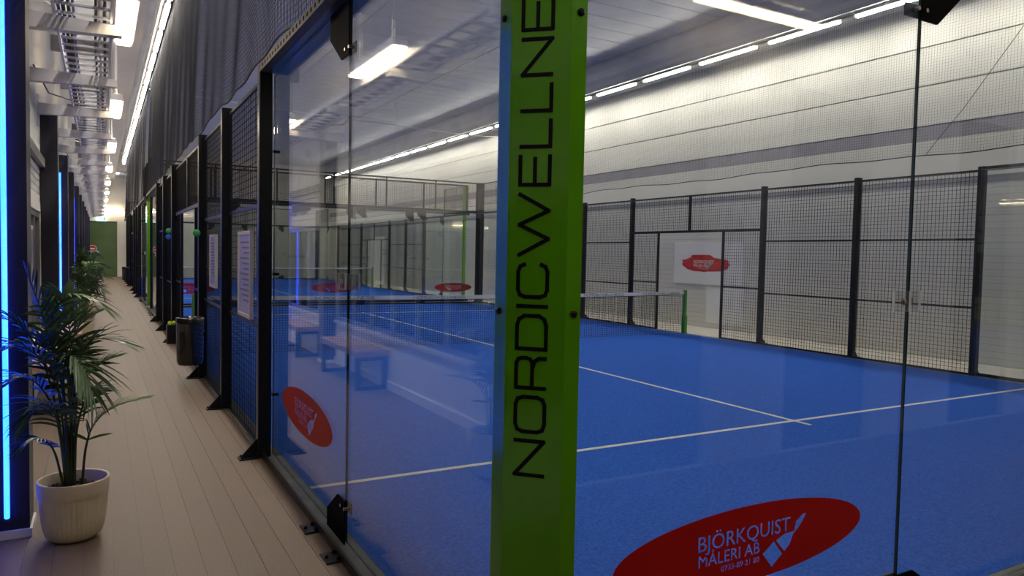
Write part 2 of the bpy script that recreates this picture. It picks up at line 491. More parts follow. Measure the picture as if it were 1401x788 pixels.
# ceiling with panels
ce = MB().box(XL - .15, XR + .15, YB - .15, YE + .15, ZC, ZC + .12).obj('ceiling', 'ceiling')
tag(ce, 'grey panelled hall ceiling over the courts', 'ceiling', kind='structure')
cp_me = {}
yy = YB + .02; PWD = .67
while yy < YE - .1:
    y1 = min(yy + PWD, YE - .01)
    for (x0, x1) in ((.35, 4.1), (4.12, 7.6), (7.62, 10.6)):
        key = (round(x1 - x0, 2), round(y1 - yy, 2))
        if key not in cp_me: cp_me[key] = MB().bbox(0, key[0], 0, key[1] - .02, -.03, .01, .006).mesh('ceiling_panel', 'ceiling')
        link('ceiling_panel', cp_me[key], ce, (x0, yy, ZC))
    yy += PWD
# soffit duct over the corridor and trim lines
so = MB().box(-1.0, -.5, YB, YE - 1.3, 5.3, 5.9).obj('trim_1', 'soffit')
tag(so, 'pale boxed duct running above the corridor beside the cable tray', 'duct', kind='structure')
MB().box(-.505, -.485, YB, YE - 1.3, 5.285, 5.32).obj('edge_trim', 'white_steel', so)
cb_me = MB().box(0, .76, 0, .12, 0, .22).mesh('ceiling_beam', 'grey_steel')
for i in range(15):
    b = link('ceiling_beam', cb_me, None, (XL, -1.0 + i * 3.0, 4.55))
    tag(b, 'grey steel beam crossing the corridor above the cable tray', 'beam', 'steel beams above the corridor')
t3 = MB().prism([(10.70, 6.17), (11.49, 6.17), (11.49, 6.89), (10.62, 6.89), (10.60, 6.62), (10.63, 6.45), (10.70, 6.36)], 'y', YB, YE).obj('trim_2', 'ceiling')
tag(t3, 'grey boxed edge carrying the tube lights along the hall wall', 'trim', kind='structure')
t4 = MB().box(-.16, .12, YB, 42.5, 6.165, 6.42).obj('trim_3', 'grey_steel')
tag(t4, 'grey beam carrying the tube lights above the corridor netting', 'trim', kind='structure')

# ================================================================== LIGHTS IN THE ROOM
tb_body = MB().bbox(-.05, .05, 0, 1.66, .0, .05, .008).box(.037, .045, .0, 1.66, -.045, .004).mesh('housing', 'grey_steel')
tb_dif = MB().box(-.034, .034, .02, 1.64, -.04, .0, mis=[0, 1, 1, 1, 1, 1]).mesh('diffuser', ['tube', 'tube_flank'])
tb_clip = MB().box(-.03, .03, -.30, 0.0, .005, .035).mesh('connector', 'galv')
def tube_light(x, y, z, label, group):
    t = thing('tube_light', label, 'light', (x, y, z), group)
    link('housing', tb_body, t); link('diffuser', tb_dif, t); link('connector', tb_clip, t)
y = 9.05 - 1.98 * 5
while y < 42.2:
    tube_light(10.82, y, 6.11, 'white tube light in the row along the top of the hall wall', 'tube lights along the hall wall')
    tube_light(-.05, y, 6.11, 'white tube light in the row above the corridor netting', 'tube lights above the corridor netting')
    y += 1.98
lp_b = MB().prism([(-.055, .075), (.055, .075), (.072, 0), (-.072, 0)], 'y', 0, 1.3).mesh('housing', 'white_steel')
lp_d = MB().bbox(-.055, .055, .02, 1.28, -.02, .0, .006).mesh('diffuser', 'lamp_warm')
lp_u = MB().bbox(-.04, .04, .05, 1.25, .075, .085, .003).mesh('added_uplight', 'lamp_warm')  # glowing top strip added to brighten the ceiling above the tray
lp_r = MB().tube([(0, 0, .075), (0, 0, 1.9)], .005, 5).mesh('hanger', 'cable_white')
def corridor_lamp(x, y, z, rz, label, group=None):
    t = thing('hanging_lamp', label, 'lamp', (x, y, z), group, rz)
    link('housing', lp_b, t); link('diffuser', lp_d, t); link('added_uplight', lp_u, t); link('hanger', lp_r, t, (0, .2, 0)); link('hanger', lp_r, t, (0, 1.1, 0))
for i in range(10):
    corridor_lamp(-.97, 3.92 + i * 4.05, 3.37, 0, 'warm white lamp box hung beside the cable tray', 'lamp boxes along the cable tray')
corridor_lamp(3.85, -1.95, 3.5, PI / 2, 'warm lamp box hung in front of the grey wall facing the glass end wall')
corridor_lamp(1.05, -1.95, 3.5, PI / 2, 'added unseen warm lamp box brightening the lettered green post and red sticker')  # unseen lamp added to light the green post and the sticker
corridor_lamp(-1.3, 43.92, 3.62, -PI / 2, 'warm lamp box hung above the green end panel')

# ================================================================== COURT ENCLOSURES
def wires(mb, plane, u0, u1, z0, z1, cell=.06, r=.0026, along='y', mi=0):
    """welded wire mesh in plane x=plane (along y) or y=plane (along x)"""
    n = max(1, round((u1 - u0) / cell)); m = max(1, round((z1 - z0) / cell))
    for i in range(n + 1):
        u = u0 + (u1 - u0) * i / n
        if along == 'y': mb.box(plane - r, plane + r, u - r, u + r, z0, z1, mi)
        else: mb.box(u - r, u + r, plane - r, plane + r, z0, z1, mi)
    for j in range(m + 1):
        z = z0 + (z1 - z0) * j / m
        if along == 'y': mb.box(plane + r, plane + 3 * r, u0, u1, z - r, z + r, mi)
        else: mb.box(u0, u1, plane + r, plane + 3 * r, z - r, z + r, mi)
    return mb

def bolt_mesh():
    return MB().lathe([(.011, 0), (.011, .006), (.008, .013), (.004, .016)], n=8).mesh('bolt', 'bolt')
BOLT = bolt_mesh()
GLASS_T = .012
def pane_side(parent, x, y0, y1, z0=.02, z1=2.99, name='glass_pane'):
    # faces order: -z +z -y +x +y -x
    return MB().box(x - GLASS_T / 2, x + GLASS_T / 2, y0, y1, z0, z1, mis=[1, 1, 1, 0, 1, 0]).obj(name, ['glass', 'glass_edge'], parent)
def pane_back(parent, y, x0, x1, z0=.02, z1=2.99):
    return MB().box(x0, x1, y - GLASS_T / 2, y + GLASS_T / 2, z0, z1, mis=[1, 1, 0, 1, 0, 1]).obj('glass_pane', ['glass', 'glass_edge'], parent)

def seam_side(parent, x, o, y, end):
    """black plates holding the pane joint at top and bottom; o = outward sign, end = +1 plate on the +y side"""
    xo = x + o * .012
    for top in (0, 1):
        if top: poly = [(y - .01, 3.0), (y + end * .36, 3.0), (y + end * .36, 2.86), (y + end * .13, 2.70), (y - .01, 2.70)]
        else: poly = [(y - .01, .0), (y + end * .34, .0), (y + end * .34, .11), (y + end * .13, .25), (y - .01, .25)]
        p = MB().prism(poly, 'x', xo - .004, xo + .004).obj('seam_plate', 'steel_matte', parent)
        zc = 2.74 if top else .21
        MB().prism([(y - .045, zc - .03), (y + .075, zc - .03), (y + .075, zc + .03), (y - .045, zc + .03)], 'x', x - o * .012, x - o * .02).obj('clamp', 'steel_black', p)
        for dy in (-.02, .05):
            MB().lathe([(.010, 0), (.010, .045)], (x - .022, y + dy, zc), 10, axis='x').obj('bolt', 'bolt_steel', p)
def seam_back(parent, y, o, x, end):
    yo = y + o * .012
    for top in (0, 1):
        if top: poly = [(x - .01, 3.0), (x + end * .3, 3.0), (x + end * .3, 2.86), (x + end * .11, 2.70), (x - .01, 2.70)]
        else: poly = [(x - .01, .0), (x + end * .3, .0), (x + end * .3, .10), (x + end * .11, .22), (x - .01, .22)]
        p = MB().prism(poly, 'y', yo - .004, yo + .004).obj('seam_plate', 'steel_matte', parent)
        zc = 2.745 if top else .19
        MB().box(x - .085, x + .03, y - o * .02, y - o * .012, zc - .028, zc + .028).obj('clamp', 'steel_black', p)
        for dx in (-.04, .02):
            MB().lathe([(.010, 0), (.010, .045)], (x + dx, y - .022, zc), 10, axis='y').obj('bolt', 'bolt_steel', p)
def acrylic_clamp(parent, c, axis):
    """clear plastic clamp across a pane joint at mid height"""
    x, y, z = c
    for s in (-1, 1):
        if axis == 'y':
            p = MB().box(x + s * .016 - .006, x + s * .016 + .006, y + .004 if s < 0 else y - .14, y + .13 if s < 0 else y - .004, z - .045, z + .045, mis=[1, 1, 1, 0, 1, 0])
        else:
            p = MB().box(x - .125 if s < 0 else x + .004, x - .004 if s < 0 else x + .12, y + s * .016 - .006, y + s * .016 + .006, z - .045, z + .045, mis=[1, 1, 0, 1, 0, 1])
        o = p.obj('acrylic_clamp', ['acrylic', 'acrylic_edge'], parent); o['label'] = 'clear plastic clamp bolted across the pane joint'
        if True:
            for d in ((-.065,) if (s < 0) == (axis == 'x') else (.065,)):
                if axis == 'y': MB().lathe([(.012, .021), (.012, .028), (.007, .032)] if s > 0 else [(.007, -.032), (.012, -.028), (.012, -.021)], (x, y + d, z), 10, axis='x').obj('bolt', 'bolt_steel', o)
                else: MB().lathe([(.014, .021), (.014, .029), (.008, .034)] if s > 0 else [(.008, -.034), (.014, -.029), (.014, -.021)], (x + d, y, z), 12, axis='y').obj('bolt', 'bolt_steel', o)

def post_foot(parent, x, y, o):
    f = MB().prism([(x, .005), (x + o * .13, .005), (x + o * .13, .02), (x, .16)], 'y', y - .006, y + .006).box(min(x, x + o * .15), max(x, x + o * .15), y - .06, y + .06, 0.001, .010).obj('foot', 'steel_black', parent)
    for dy in (-.035, .035):
        link('bolt', BOLT, f, (x + o * .125, y + dy, .010))

def side_enclosure(name, label, X, o, y0, near_pane_stickers=(), upper=(False, True)):
    t = thing(name, label, 'enclosure', (0, 0, 0))
    xg = X - o * .04                                   # glass plane
    xp0, xp1 = sorted((X + o * .08, X - o * .02))       # posts
    for py in (4, 6, 8, 12, 14, 16):
        p = MB().bbox(xp0, xp1, y0 + py - .045, y0 + py + .045, 0.004, 3.06, .006).obj('post', 'steel_black', t)
        post_foot(t, X + o * .07, y0 + py, o)
        for z in (.5, 1.45, 2.4):
            for s in (-1, 1):
                if (py == 4 and s == -1) or (py == 16 and s == 1):
                    MB().lathe([(.012, -.02), (.012, .03)], (xg, y0 + py + s * .055, z), 8, axis='x').obj('bolt', 'bolt', p)
    zb = .02
    # top flange over the panes and rails
    for a, b in ((.02, 3.955), (16.045, 19.98)):
        xa, xb = sorted((X + o * .02, X - o * .13))
        MB().box(xa, xb, y0 + a, y0 + b, 3.0, 3.012).obj('top_flange', 'steel_turf_sheen', t)
        xa, xb = sorted((X + o * .08, X + o * .021))
        MB().box(xa, xb, y0 + a, y0 + b, 3.0, 3.06).obj('top_rail', 'galv', t)
        hm = MB().box(-.002, .002, -.012, .012, -.012, .012).mesh('rail_hole', 'steel_matte')
        q = a + .12
        while q < b - .1 and a < 1 and y0 == 0 and X == 0:
            link('rail_hole', hm, t, (X + o * .0805, y0 + q, 3.03)); q += .09
        xa, xb = sorted((X + o * .05, X + o * .035))
        MB().box(xa, xb, y0 + a, y0 + b, .001, .05).obj('base_rail', 'steel_black', t)
        xa, xb = sorted((X + o * .13, X + o * .035))
        for c in (1.85, 2.31) if a < 1 else (17.7, 18.3):
            pt = MB().box(xa, xb, y0 + c - .07, y0 + c + .07, .001, .010).obj('anchor_plate', 'steel_black', t)
            for d, e in ((-.045, .025), (.045, .025), (0, .075), ):
                link('bolt', BOLT, pt, (X + o * (.035 + e), y0 + c + d, .010))
    panes = []
    for a, b in ((.15, 1.996), (2.004, 3.99), (16.01, 17.996), (18.004, 19.85)):
        panes.append(pane_side(t, xg, y0 + a, y0 + b))
    seam_side(t, xg, o, y0 + 2, 1); seam_side(t, xg, o, y0 + 18, -1)
    acrylic_clamp(t, (xg, y0 + 2, 1.47), 'y'); acrylic_clamp(t, (xg, y0 + 18, 1.47), 'y')
    # wire mesh bays
    def rail(a, b, z, h=.03, nm='rail'):
        MB().box(X - .012, X + .012, y0 + a, y0 + b, z - h / 2, z + h / 2).obj(nm, 'steel_black', t)
    def bay(a, b, z0, z1):
        m = wires(MB(), X, y0 + a, y0 + b, z0, z1)
        return m.obj('mesh_panel', 'wire', t)
    for a, b in ((4, 6), (6, 8), (12, 14), (14, 16)):
        bay(a + .047, b - .047, .03, 2.98)
        for z in (.02, 1.0, 2.0, 3.0): rail(a + .045, b - .045, z)
    for a, b, j in ((8, 9, 9), (11, 12, 11)):
        if a == 8: bay(a + .047, b - .02, .03, 2.2)
        else: bay(a + .02, b - .047, .03, 2.2)
        rail(a + (.045 if a == 8 else 0), b - (.045 if a == 11 else 0), .02); rail(a + (.045 if a == 8 else 0), b - (.045 if a == 11 else 0), 1.08)
        MB().box(X - .02, X + .02, y0 + j - .022, y0 + j + .022, .004, 2.2).obj('door_jamb', 'steel_black', t)
    bay(8.047, 9.97, 2.25, 2.98); bay(10.03, 11.953, 2.25, 2.98)
    rail(8.045, 11.955, 2.225, .05); rail(8.045, 11.955, 3.0)
    MB().box(X - .02, X + .02, y0 + 9.97, y0 + 10.03, 2.25, 2.99).obj('header_post', 'steel_black', t)
    # raised mesh over the corner panes
    for use, a, b in ((upper[0], .06, 2.0), (upper[1], 18.0, 19.94)):
        if not use: continue
        bay(a, b, 3.03, 4.0)
        rail(a, b, 4.0); 
        for q in (a, b): MB().box(X - .02, X + .02, y0 + q - .02, y0 + q + .02, 3.012, 4.015).obj('upright', 'steel_black', t)
    return t

def back_enclosure(name, label, Y, o, stickers=(), upper=True):
    t = thing(name, label, 'enclosure', (0, 0, 0))
    yg = Y - o * .04
    ends = [.15, 1.996, 2.004, 3.996, 4.004, 5.996, 6.004, 7.996, 8.004, 9.85]
    for i in range(0, 10, 2): pane_back(t, yg, ends[i], ends[i + 1])
    for q in (2, 4, 6, 8):
        seam_back(t, yg, o, q, 1 if q < 5 else -1)
    acrylic_clamp(t, (2, yg, 1.465), 'x'); acrylic_clamp(t, (8, yg, 1.465), 'x')
    acrylic_clamp(t, (4, yg, 1.465), 'x'); acrylic_clamp(t, (6, yg, 1.465), 'x')
    ya, yb = sorted((Y + o * .04, Y - o * .08))
    MB().box(.13, 9.87, ya, yb, 3.0, 3.02).box(.06, 9.94, Y - .02, Y + .02, 3.02, 3.08).obj('top_beam', 'steel_black', t)
    ya, yb = sorted((Y + o * .05, Y + o * .035))
    MB().box(.13, 9.87, ya, yb, .001, .05).obj('base_rail', 'steel_black', t)
    if upper:
        for i in range(7):
            x = 5 / 3 * i; x = min(max(x, .07), 9.93)
            MB().box(x - .022, x + .022, Y - .02, Y + .02, 3.08, 4.03).obj('upright', 'steel_black', t)
        MB().box(.05, 9.95, Y - .015, Y + .015, 3.985, 4.02).obj('rail', 'steel_black', t)
        for i in range(6):
            a, b = 5 / 3 * i + .025, 5 / 3 * (i + 1) - .025
            wires(MB(), Y, max(a, .1), min(b, 9.9), 3.09, 3.98, along='x').obj('mesh_panel', 'wire', t)
    for (x, nm) in stickers:
        du = (1, 0, 0) if o < 0 else (-1, 0, 0)
        sticker(t, (x, yg + o * (GLASS_T / 2 + .0008), .535), du, nm)
    return t

def corner_post(x, y, sx, sy, matname, label, text=False, h=4.02):
    """folded corner post; sx, sy point into the court"""
    t = thing('corner_post', label, 'post', (x, y, 0), None)
    A = [(-.0014, .215), (0, .142), (.137, 0), (.195, 0)]
    th = .012
    B = [(.195, th), (.142, th), (th, .147), (th, .215)]
    poly = [(sx * a, sy * b) for a, b in A + B]
    if sx * sy < 0: poly.reverse()
    b = MB().prism(poly, 'z', 0.004, h).obj('post_body', matname, t)
    for z in (.5, 1.45, 2.4):
        ax = MB().lathe([(.012, 0), (.012, .008), (.006, .012)], n=10, axis='x').mesh('bolt', 'bolt')
        q = link('bolt', ax, b, (0, sy * .185, z)); q.rotation_euler.z = PI if sx > 0 else 0
        ay = MB().lathe([(.012, 0), (.012, .008), (.006, .012)], n=10, axis='y').mesh('bolt', 'bolt')
        q = link('bolt', ay, b, (sx * .168, 0, z)); q.rotation_euler.z = PI if sy > 0 else 0
    if text:
        d = Vector((.137, -.142, 0)).normalized(); n = Vector((-.142, -.137, 0)).normalized()
        org = Vector((0, .142, .915)) + d * .143 + n * .0012
        l = lettering('lettering', 'NORDICWELLNESS', org, (0, 0, 1), -d, 1.0, t, 'black_print')
        l['label'] = 'large black vertical lettering'
    return t

side_enclosure('court_side_enclosure', 'black post and glass side enclosure between the beige corridor and the first court', 0, -1, 0)
st_side = [o for o in bpy.data.objects if o.name == 'court_side_enclosure'][0]
sticker(st_side, (.04 - GLASS_T / 2 - .0008, 2.94, .545), (0, -1, 0), 'red oval sponsor sticker with cut-out lettering and brush')
side_enclosure('court_side_enclosure', 'black mesh side enclosure of the first court along the white hall wall', 10, 1, 0, upper=(False, True))
back_enclosure('court_end_enclosure', 'clear glass end wall with a large red oval sticker beside the lettered green post', 0, -1, [(1.05, 'red oval sponsor sticker with cut-out lettering and brush')], upper=True)
back_enclosure('court_end_enclosure', 'glass end wall with mirrored red oval stickers and mesh band beyond the net', 20, 1, [(1.0, 'red oval sticker seen from behind'), (5.0, 'red oval sticker seen from behind'), (9.0, 'red oval sticker seen from behind')])
side_enclosure('court_side_enclosure', 'black side enclosure of the second court along the far corridor', 0, -1, 21, upper=(True, True))
side_enclosure('court_side_enclosure', 'black mesh side enclosure of the second court along the hall wall', 10, 1, 21, upper=(True, True))
back_enclosure('court_end_enclosure', 'plain glass end wall of the second court facing the stickered glass wall', 21, -1, [])
back_enclosure('court_end_enclosure', 'glass end wall of the second court in front of the cream wall', 41, 1, [])
corner_post(0, 0, 1, 1, 'green_paint', 'tall bright green corner post with large black vertical lettering', True)
corner_post(10, 0, -1, 1, 'steel_black', 'black corner post between the glass end wall and the hall wall fence')
corner_post(0, 20, 1, -1, 'steel_black', 'black corner post of the first court on the corridor beyond the bin')
corner_post(10, 20, -1, -1, 'steel_black', 'black corner post beside the green post near the hall wall')
corner_post(0, 21, 1, 1, 'green_paint', 'plain green corner post of the second court standing on the corridor')
corner_post(10, 21, -1, 1, 'green_paint', 'plain green corner post of the second court near the hall wall')
corner_post(0, 41, 1, -1, 'steel_black', 'black corner post nearest the green end panel')
corner_post(10, 41, -1, -1, 'steel_black', 'black corner post near the hall wall by the cream end wall')

# ------------------------------------------------------------------ court nets
def court_net(y0, label, text):
    t = thing('court_net', label, 'net', (0, y0, 0))
    x0, x1 = .12, 9.9
    def top(x): return .86 - .035 * (1 - ((x - 5) / 4.9) ** 2)
    m = MB(); r = .0024
    n = 217
    for i in range(n + 1):
        x = x0 + (x1 - x0) * i / n
        m.box(x - r, x + r, -r, r, .02, top(x) + .01)
    for j in range(20):
        f = j / 20
        pts = [(x0 + (x1 - x0) * k / 12, r, .02 + f * (top(x0 + (x1 - x0) * k / 12) - .02)) for k in range(13)]
        m.tube(pts, .0028, 4)
    tag(m.obj('net_mesh', 'net_twine', t), kind='stuff')
    tp = MB(); K = 24
    for k in range(K):
        a, b = x0 + (x1 - x0) * k / K, x0 + (x1 - x0) * (k + 1) / K
        for s in (-1, 1):
            yy = s * .006
            v = [(a, yy, top(a)), (b, yy, top(b)), (b, yy, top(b) + .065), (a, yy, top(a) + .065)]
            tp.add(v, [(0, 1, 2, 3) if s < 0 else (3, 2, 1, 0)])
        tp.add([(a, -.006, top(a) + .065), (b, -.006, top(b) + .065), (b, .006, top(b) + .065), (a, .006, top(a) + .065)], [(0, 1, 2, 3)])
    tape = tp.obj('net_tape', 'tape', t)
    MB().tube([(x0, 0, top(x0) - .012), (2.5, 0, top(2.5) - .012), (5, 0, top(5) - .012), (7.5, 0, top(7.5) - .012), (x1, 0, top(x1) - .012)], .007, 5).obj('edge_cord', 'net_cord', t)
    for xx in text:
        q, wd = word_quads('NORDICWELLNESS')
        lettering('lettering', 'NORDICWELLNESS', (xx, -.0068, top(xx + .5) + .010), (1, 0, 0), (0, 0, 1), .42, tape, 'black_print', stretch=1.0 / (wd * .42))
    for x in (.085, 9.93):
        p = MB().bbox(x - .035, x + .035, -.035, .035, .006, .95, .006).obj('net_post', 'green_post', t)
        MB().box(x - .06, x + .06, -.06, .06, .006, .016).obj('foot_plate', 'green_post', p)
        MB().bbox(x - .045, x + .045, -.05, .035, .006, .40, .006).obj('winch_cover', 'green_post', p)
    return t
court_net(10, 'low dark court net with lettered white tape on the first court', (1.9, 3.62, 7.25, 8.76))
court_net(31, 'low dark net of the second court behind the far glass', (1.9, 3.62, 7.25, 8.76))

# ------------------------------------------------------------------ safety netting
def curtain(name, label, y0, y1, z0, z1, x0, cell=.05, seed=1):
    rnd = random.Random(seed)
    ph = [(rnd.uniform(.5, 4.5), rnd.uniform(0, 6.28), rnd.uniform(.001, .0045)) for _ in range(9)]
    n = int((y1 - y0) / cell); mz = int((z1 - z0) / cell)
    def pt(i, j):
        y = y0 + i * cell; f = j / mz
        sag = .05 * math.sin(PI * f) * math.sin(y * 1.1 + 1)
        dx = sum(a * math.sin(wv * y * 2 + p + 1.3 * f) for wv, p, a in ph) * (.35 + .65 * (1 - f))
        dy = .02 * math.sin(6 * f + y * 1.7) + .012 * math.sin(11 * f + y * 5)
        dz = .018 * math.sin(y * 2.1 + 4 * f) + .012 * math.sin(y * 6.3) 
        return Vector((x0 + .09 * f + dx + sag * .3, y + dy, z0 + f * (z1 - z0) + dz * (1 - f * .7)))
    m = MB(); r = .0020
    P = [[pt(i, j) for j in range(mz + 1)] for i in range(n + 1)]
    def strand(pts, a, b):
        o = len(m.v)
        for p in pts:
            m.v += [tuple(p + a), tuple(p + b), tuple(p - a - b)]
        for i in range(len(pts) - 1):
            for k in range(3):
                k2 = (k + 1) % 3
                m.f.append((o + 3 * i + k, o + 3 * i + k2, o + 3 * i + 3 + k2, o + 3 * i + 3 + k)); m.mi.append(0)
    for i in range(n + 1): strand([P[i][j] for j in range(0, mz + 1, 3)] + ([P[i][mz]] if mz % 3 else []), Vector((r, 0, 0)), Vector((-r / 2, r, 0)))
    for j in range(mz + 1): strand([P[i][j] for i in range(n + 1)], Vector((r, 0, 0)), Vector((-r / 2, 0, r)))
    t = thing(name, label, 'netting', (0, 0, 0))
    tag(m.obj('netting', 'net_twine', t), kind='stuff')
    MB().tube([P[i][0] for i in range(0, n + 1, 4)], .008, 5).obj('hem_rope', 'net_cord', t)
    MB().tube([P[i][mz] for i in range(0, n + 1, 8)], .006, 5).obj('top_rope', 'net_cord', t)
    return t
curtain('safety_net', 'dark safety netting hanging above the corridor side of the first court', .6, 19.75, 3.09, 6.14, -.06, .04, 3)
curtain('safety_net', 'dark safety netting above the corridor side of the second court', 21.3, 40.75, 3.09, 6.14, -.06, .06, 5)
def flat_net(name, label, x, y0, y1, z0, z1, cell=.045):
    rnd = random.Random(9)
    m = MB(); r = .0011
    n = int((y1 - y0) / cell); k = int((z1 - z0) / cell)
    def hem(y): return z0 + .022 * math.sin(y * 1.1) + .012 * math.sin(y * 3.7 + 1)
    for i in range(n + 1):
        y = y0 + i * cell
        m.box(x - r, x + r, y - r, y + r, hem(y), z1)
    for j in range(1, k + 1):
        f = j / k
        pts = [(x, y0 + (y1 - y0) * q / 60, hem(y0 + (y1 - y0) * q / 60) * (1 - f) + z1 * f) for q in range(61)]
        m.tube(pts, r * 1.2, 3)
    t = thing(name, label, 'netting', (0, 0, 0))
    tag(m.obj('netting', 'net_twine', t), kind='stuff')
    q = 160
    MB().tube([(x, y0 + (y1 - y0) * i / q, hem(y0 + (y1 - y0) * i / q)) for i in range(q + 1)], .009, 5).obj('hem_rope', 'net_cord', t)
    return t
rn = flat_net('safety_net', 'fine safety netting with rope hem hanging in front of the hall wall', 10.35, -1.0, 43, 3.37, 6.1)
MB().tube([(10.34, 1.2, 6.0), (10.34, 2.6, 5.95), (10.34, 3.68, 5.09), (10.34, 4.5, 4.0), (10.34, 4.9, 3.55), (10.34, 5.04, 3.37)], .005, 5).obj('tie_rope', 'net_cord', rn)
cs = MB().tube([(.0, 20.0, 5.87), (2.4, 20.0, 5.76), (5.5, 20.0, 5.66), (9.45, 20.0, 5.58), (10.9, 20, 5.62)], .014, 6).obj('span_cable', 'cable_white', None)
tag(cs, 'white cable spanning the hall high above the far glass wall', 'cable')

# ------------------------------------------------------------------ pillars with blue light strips
def pillar(y, xr, h, lit, label, grp=None):
    t = thing('pillar', label, 'pillar', (xr, y, 0), grp)
    wd = xr - XL
    b = MB().box(-wd, 0, 0, .26, .004, h, mis=[0, 0, 0, 1, 0, 0]).obj('pillar_body', ['pillar_navy', 'pillar_side'], t)
    MB().box(-wd, .012, -.012, .272, .002, .05).obj('baseboard', 'white_steel', t)
    if lit:
        s = MB().bbox(-.118, -.092, -.022, -.0, .12, h - .28, .006).obj('led_strip', 'led_blue', t)
        s['label'] = 'glowing blue light strip'
        MB().box(-.122, -.088, -.004, 0.002, .10, h - .26).obj('strip_channel', 'dark_frame', t)
for i, y in enumerate(PILL):
    if i == 0: pillar(y, -1.50, 3.6, True, 'dark navy pillar with blue light strip right behind the potted palm')
    elif i == 1: pillar(y, -1.60, 3.25, False, 'plain dark pillar without light strip beside the bench')
    else:
        lit = i % 2 == 0
        pillar(y, -1.60, 3.08, lit, 'dark navy pillar with blue light strip farther down the corridor' if lit else 'plain dark pillar farther down the corridor between the lit ones',
               'lit pillars farther down the corridor' if lit else 'unlit pillars farther down the corridor')

# ------------------------------------------------------------------ cable tray on brackets
tr = thing('cable_tray', 'white ladder cable tray with cables running the length of the corridor', 'cable tray', (0, 0, 3.30))
for x in (-1.43, -1.07):
    MB().box(x - .008, x + .008, YB + .1, 43.2, 0, .07).obj('side_rail', 'white_steel', tr)
rung = MB().bbox(-1.42, -1.08, -.012, .012, .012, .032, .003).mesh('rung', 'white_steel')
y = -1.9
while y < 43:
    link('rung', rung, tr, (0, y, 0)); y += .24
for i, (x, r, mm) in enumerate(((-1.40, .012, 'cable_blue'), (-1.375, .013, 'cable_dark'), (-1.345, .012, 'cable_dark'), (-1.315, .009, 'cable_blue'), (-1.17, .010, 'cable_dark'), (-1.14, .012, 'cable_white'), (-1.11, .012, 'cable_dark'))):
    pts = []; yy = YB + .15
    while yy < 43.1:
        pts.append((x + .006 * math.sin(yy * 1.3 + i), yy, .045 + .004 * math.sin(yy * 2 + i * 2))); yy += .6
    MB().tube(pts, r, 6).obj('cable', mm, tr, True)
br_me = MB().prism([(-.0, .0), (.0, .13), (.78, .10), (.78, .03)], 'y', -.045, .045)
br_me.box(-.0, .012, -.07, .07, -.14, .22)
br_m = br_me.mesh('bracket', 'white_steel')
for i in range(21):
    b = link('cantilever_bracket', br_m, None, (XL, 2.35 + i * 1.97, 3.165))
    tag(b, 'white cantilever bracket carrying the cable tray from the corridor wall', 'bracket', 'brackets under the cable tray')
for i in range(6):
    yy = 3.4 + i * 4.0
    pts = [(XL + .02, yy, 3.55), (-1.65, yy + .5, 3.36), (-1.5, yy + 1.0, 3.40), (-1.36, yy + 1.3, 3.41)]
    c = MB().tube(pts, .008, 6).obj('loose_cable', 'cable_dark' if i % 2 else 'cable_white', None, True)
    tag(c, 'dark cable drooping from the wall to the cable tray' if i % 2 else 'white cable drooping from the wall to the cable tray', 'cable', 'dark drooping cables' if i % 2 else 'white drooping cables')
# ventilation duct near the end wall
dk = MB().lathe([(.2, -.55), (.2, .55)], (0, 0, 0), 20, axis='x').obj('duct_pipe', 'galv_duct', None, True, (-.45, 42.9, 5.55))
tag(dk, 'round galvanised duct crossing below the ceiling by the end wall', 'duct')

# ------------------------------------------------------------------ benches
def bench(y0, y1, label):
    t = thing('bench', label, 'bench', (-1.57, y0, 0))
    L_ = y1 - y0
    MB().bbox(-.20, .20, 0, L_, .40, .475, .006).obj('seat', 'bench_wood', t)
    for yy in (.08, L_ - .08):
        m = MB()
        for a in (-.19, .14): m.box(a, a + .05, yy - .025, yy + .025, .004, .40)
        m.box(-.19, .19, yy - .025, yy + .025, .004, .05).box(-.19, .19, yy - .025, yy + .025, .352, .40)
        m.obj('leg_frame', 'steel_black', t)
bench(6.30, 7.95, 'wooden bench with black square leg frames beside the plain dark pillar')
bench(9.3, 10.75, 'second wooden bench with black leg frames between two dark pillars')

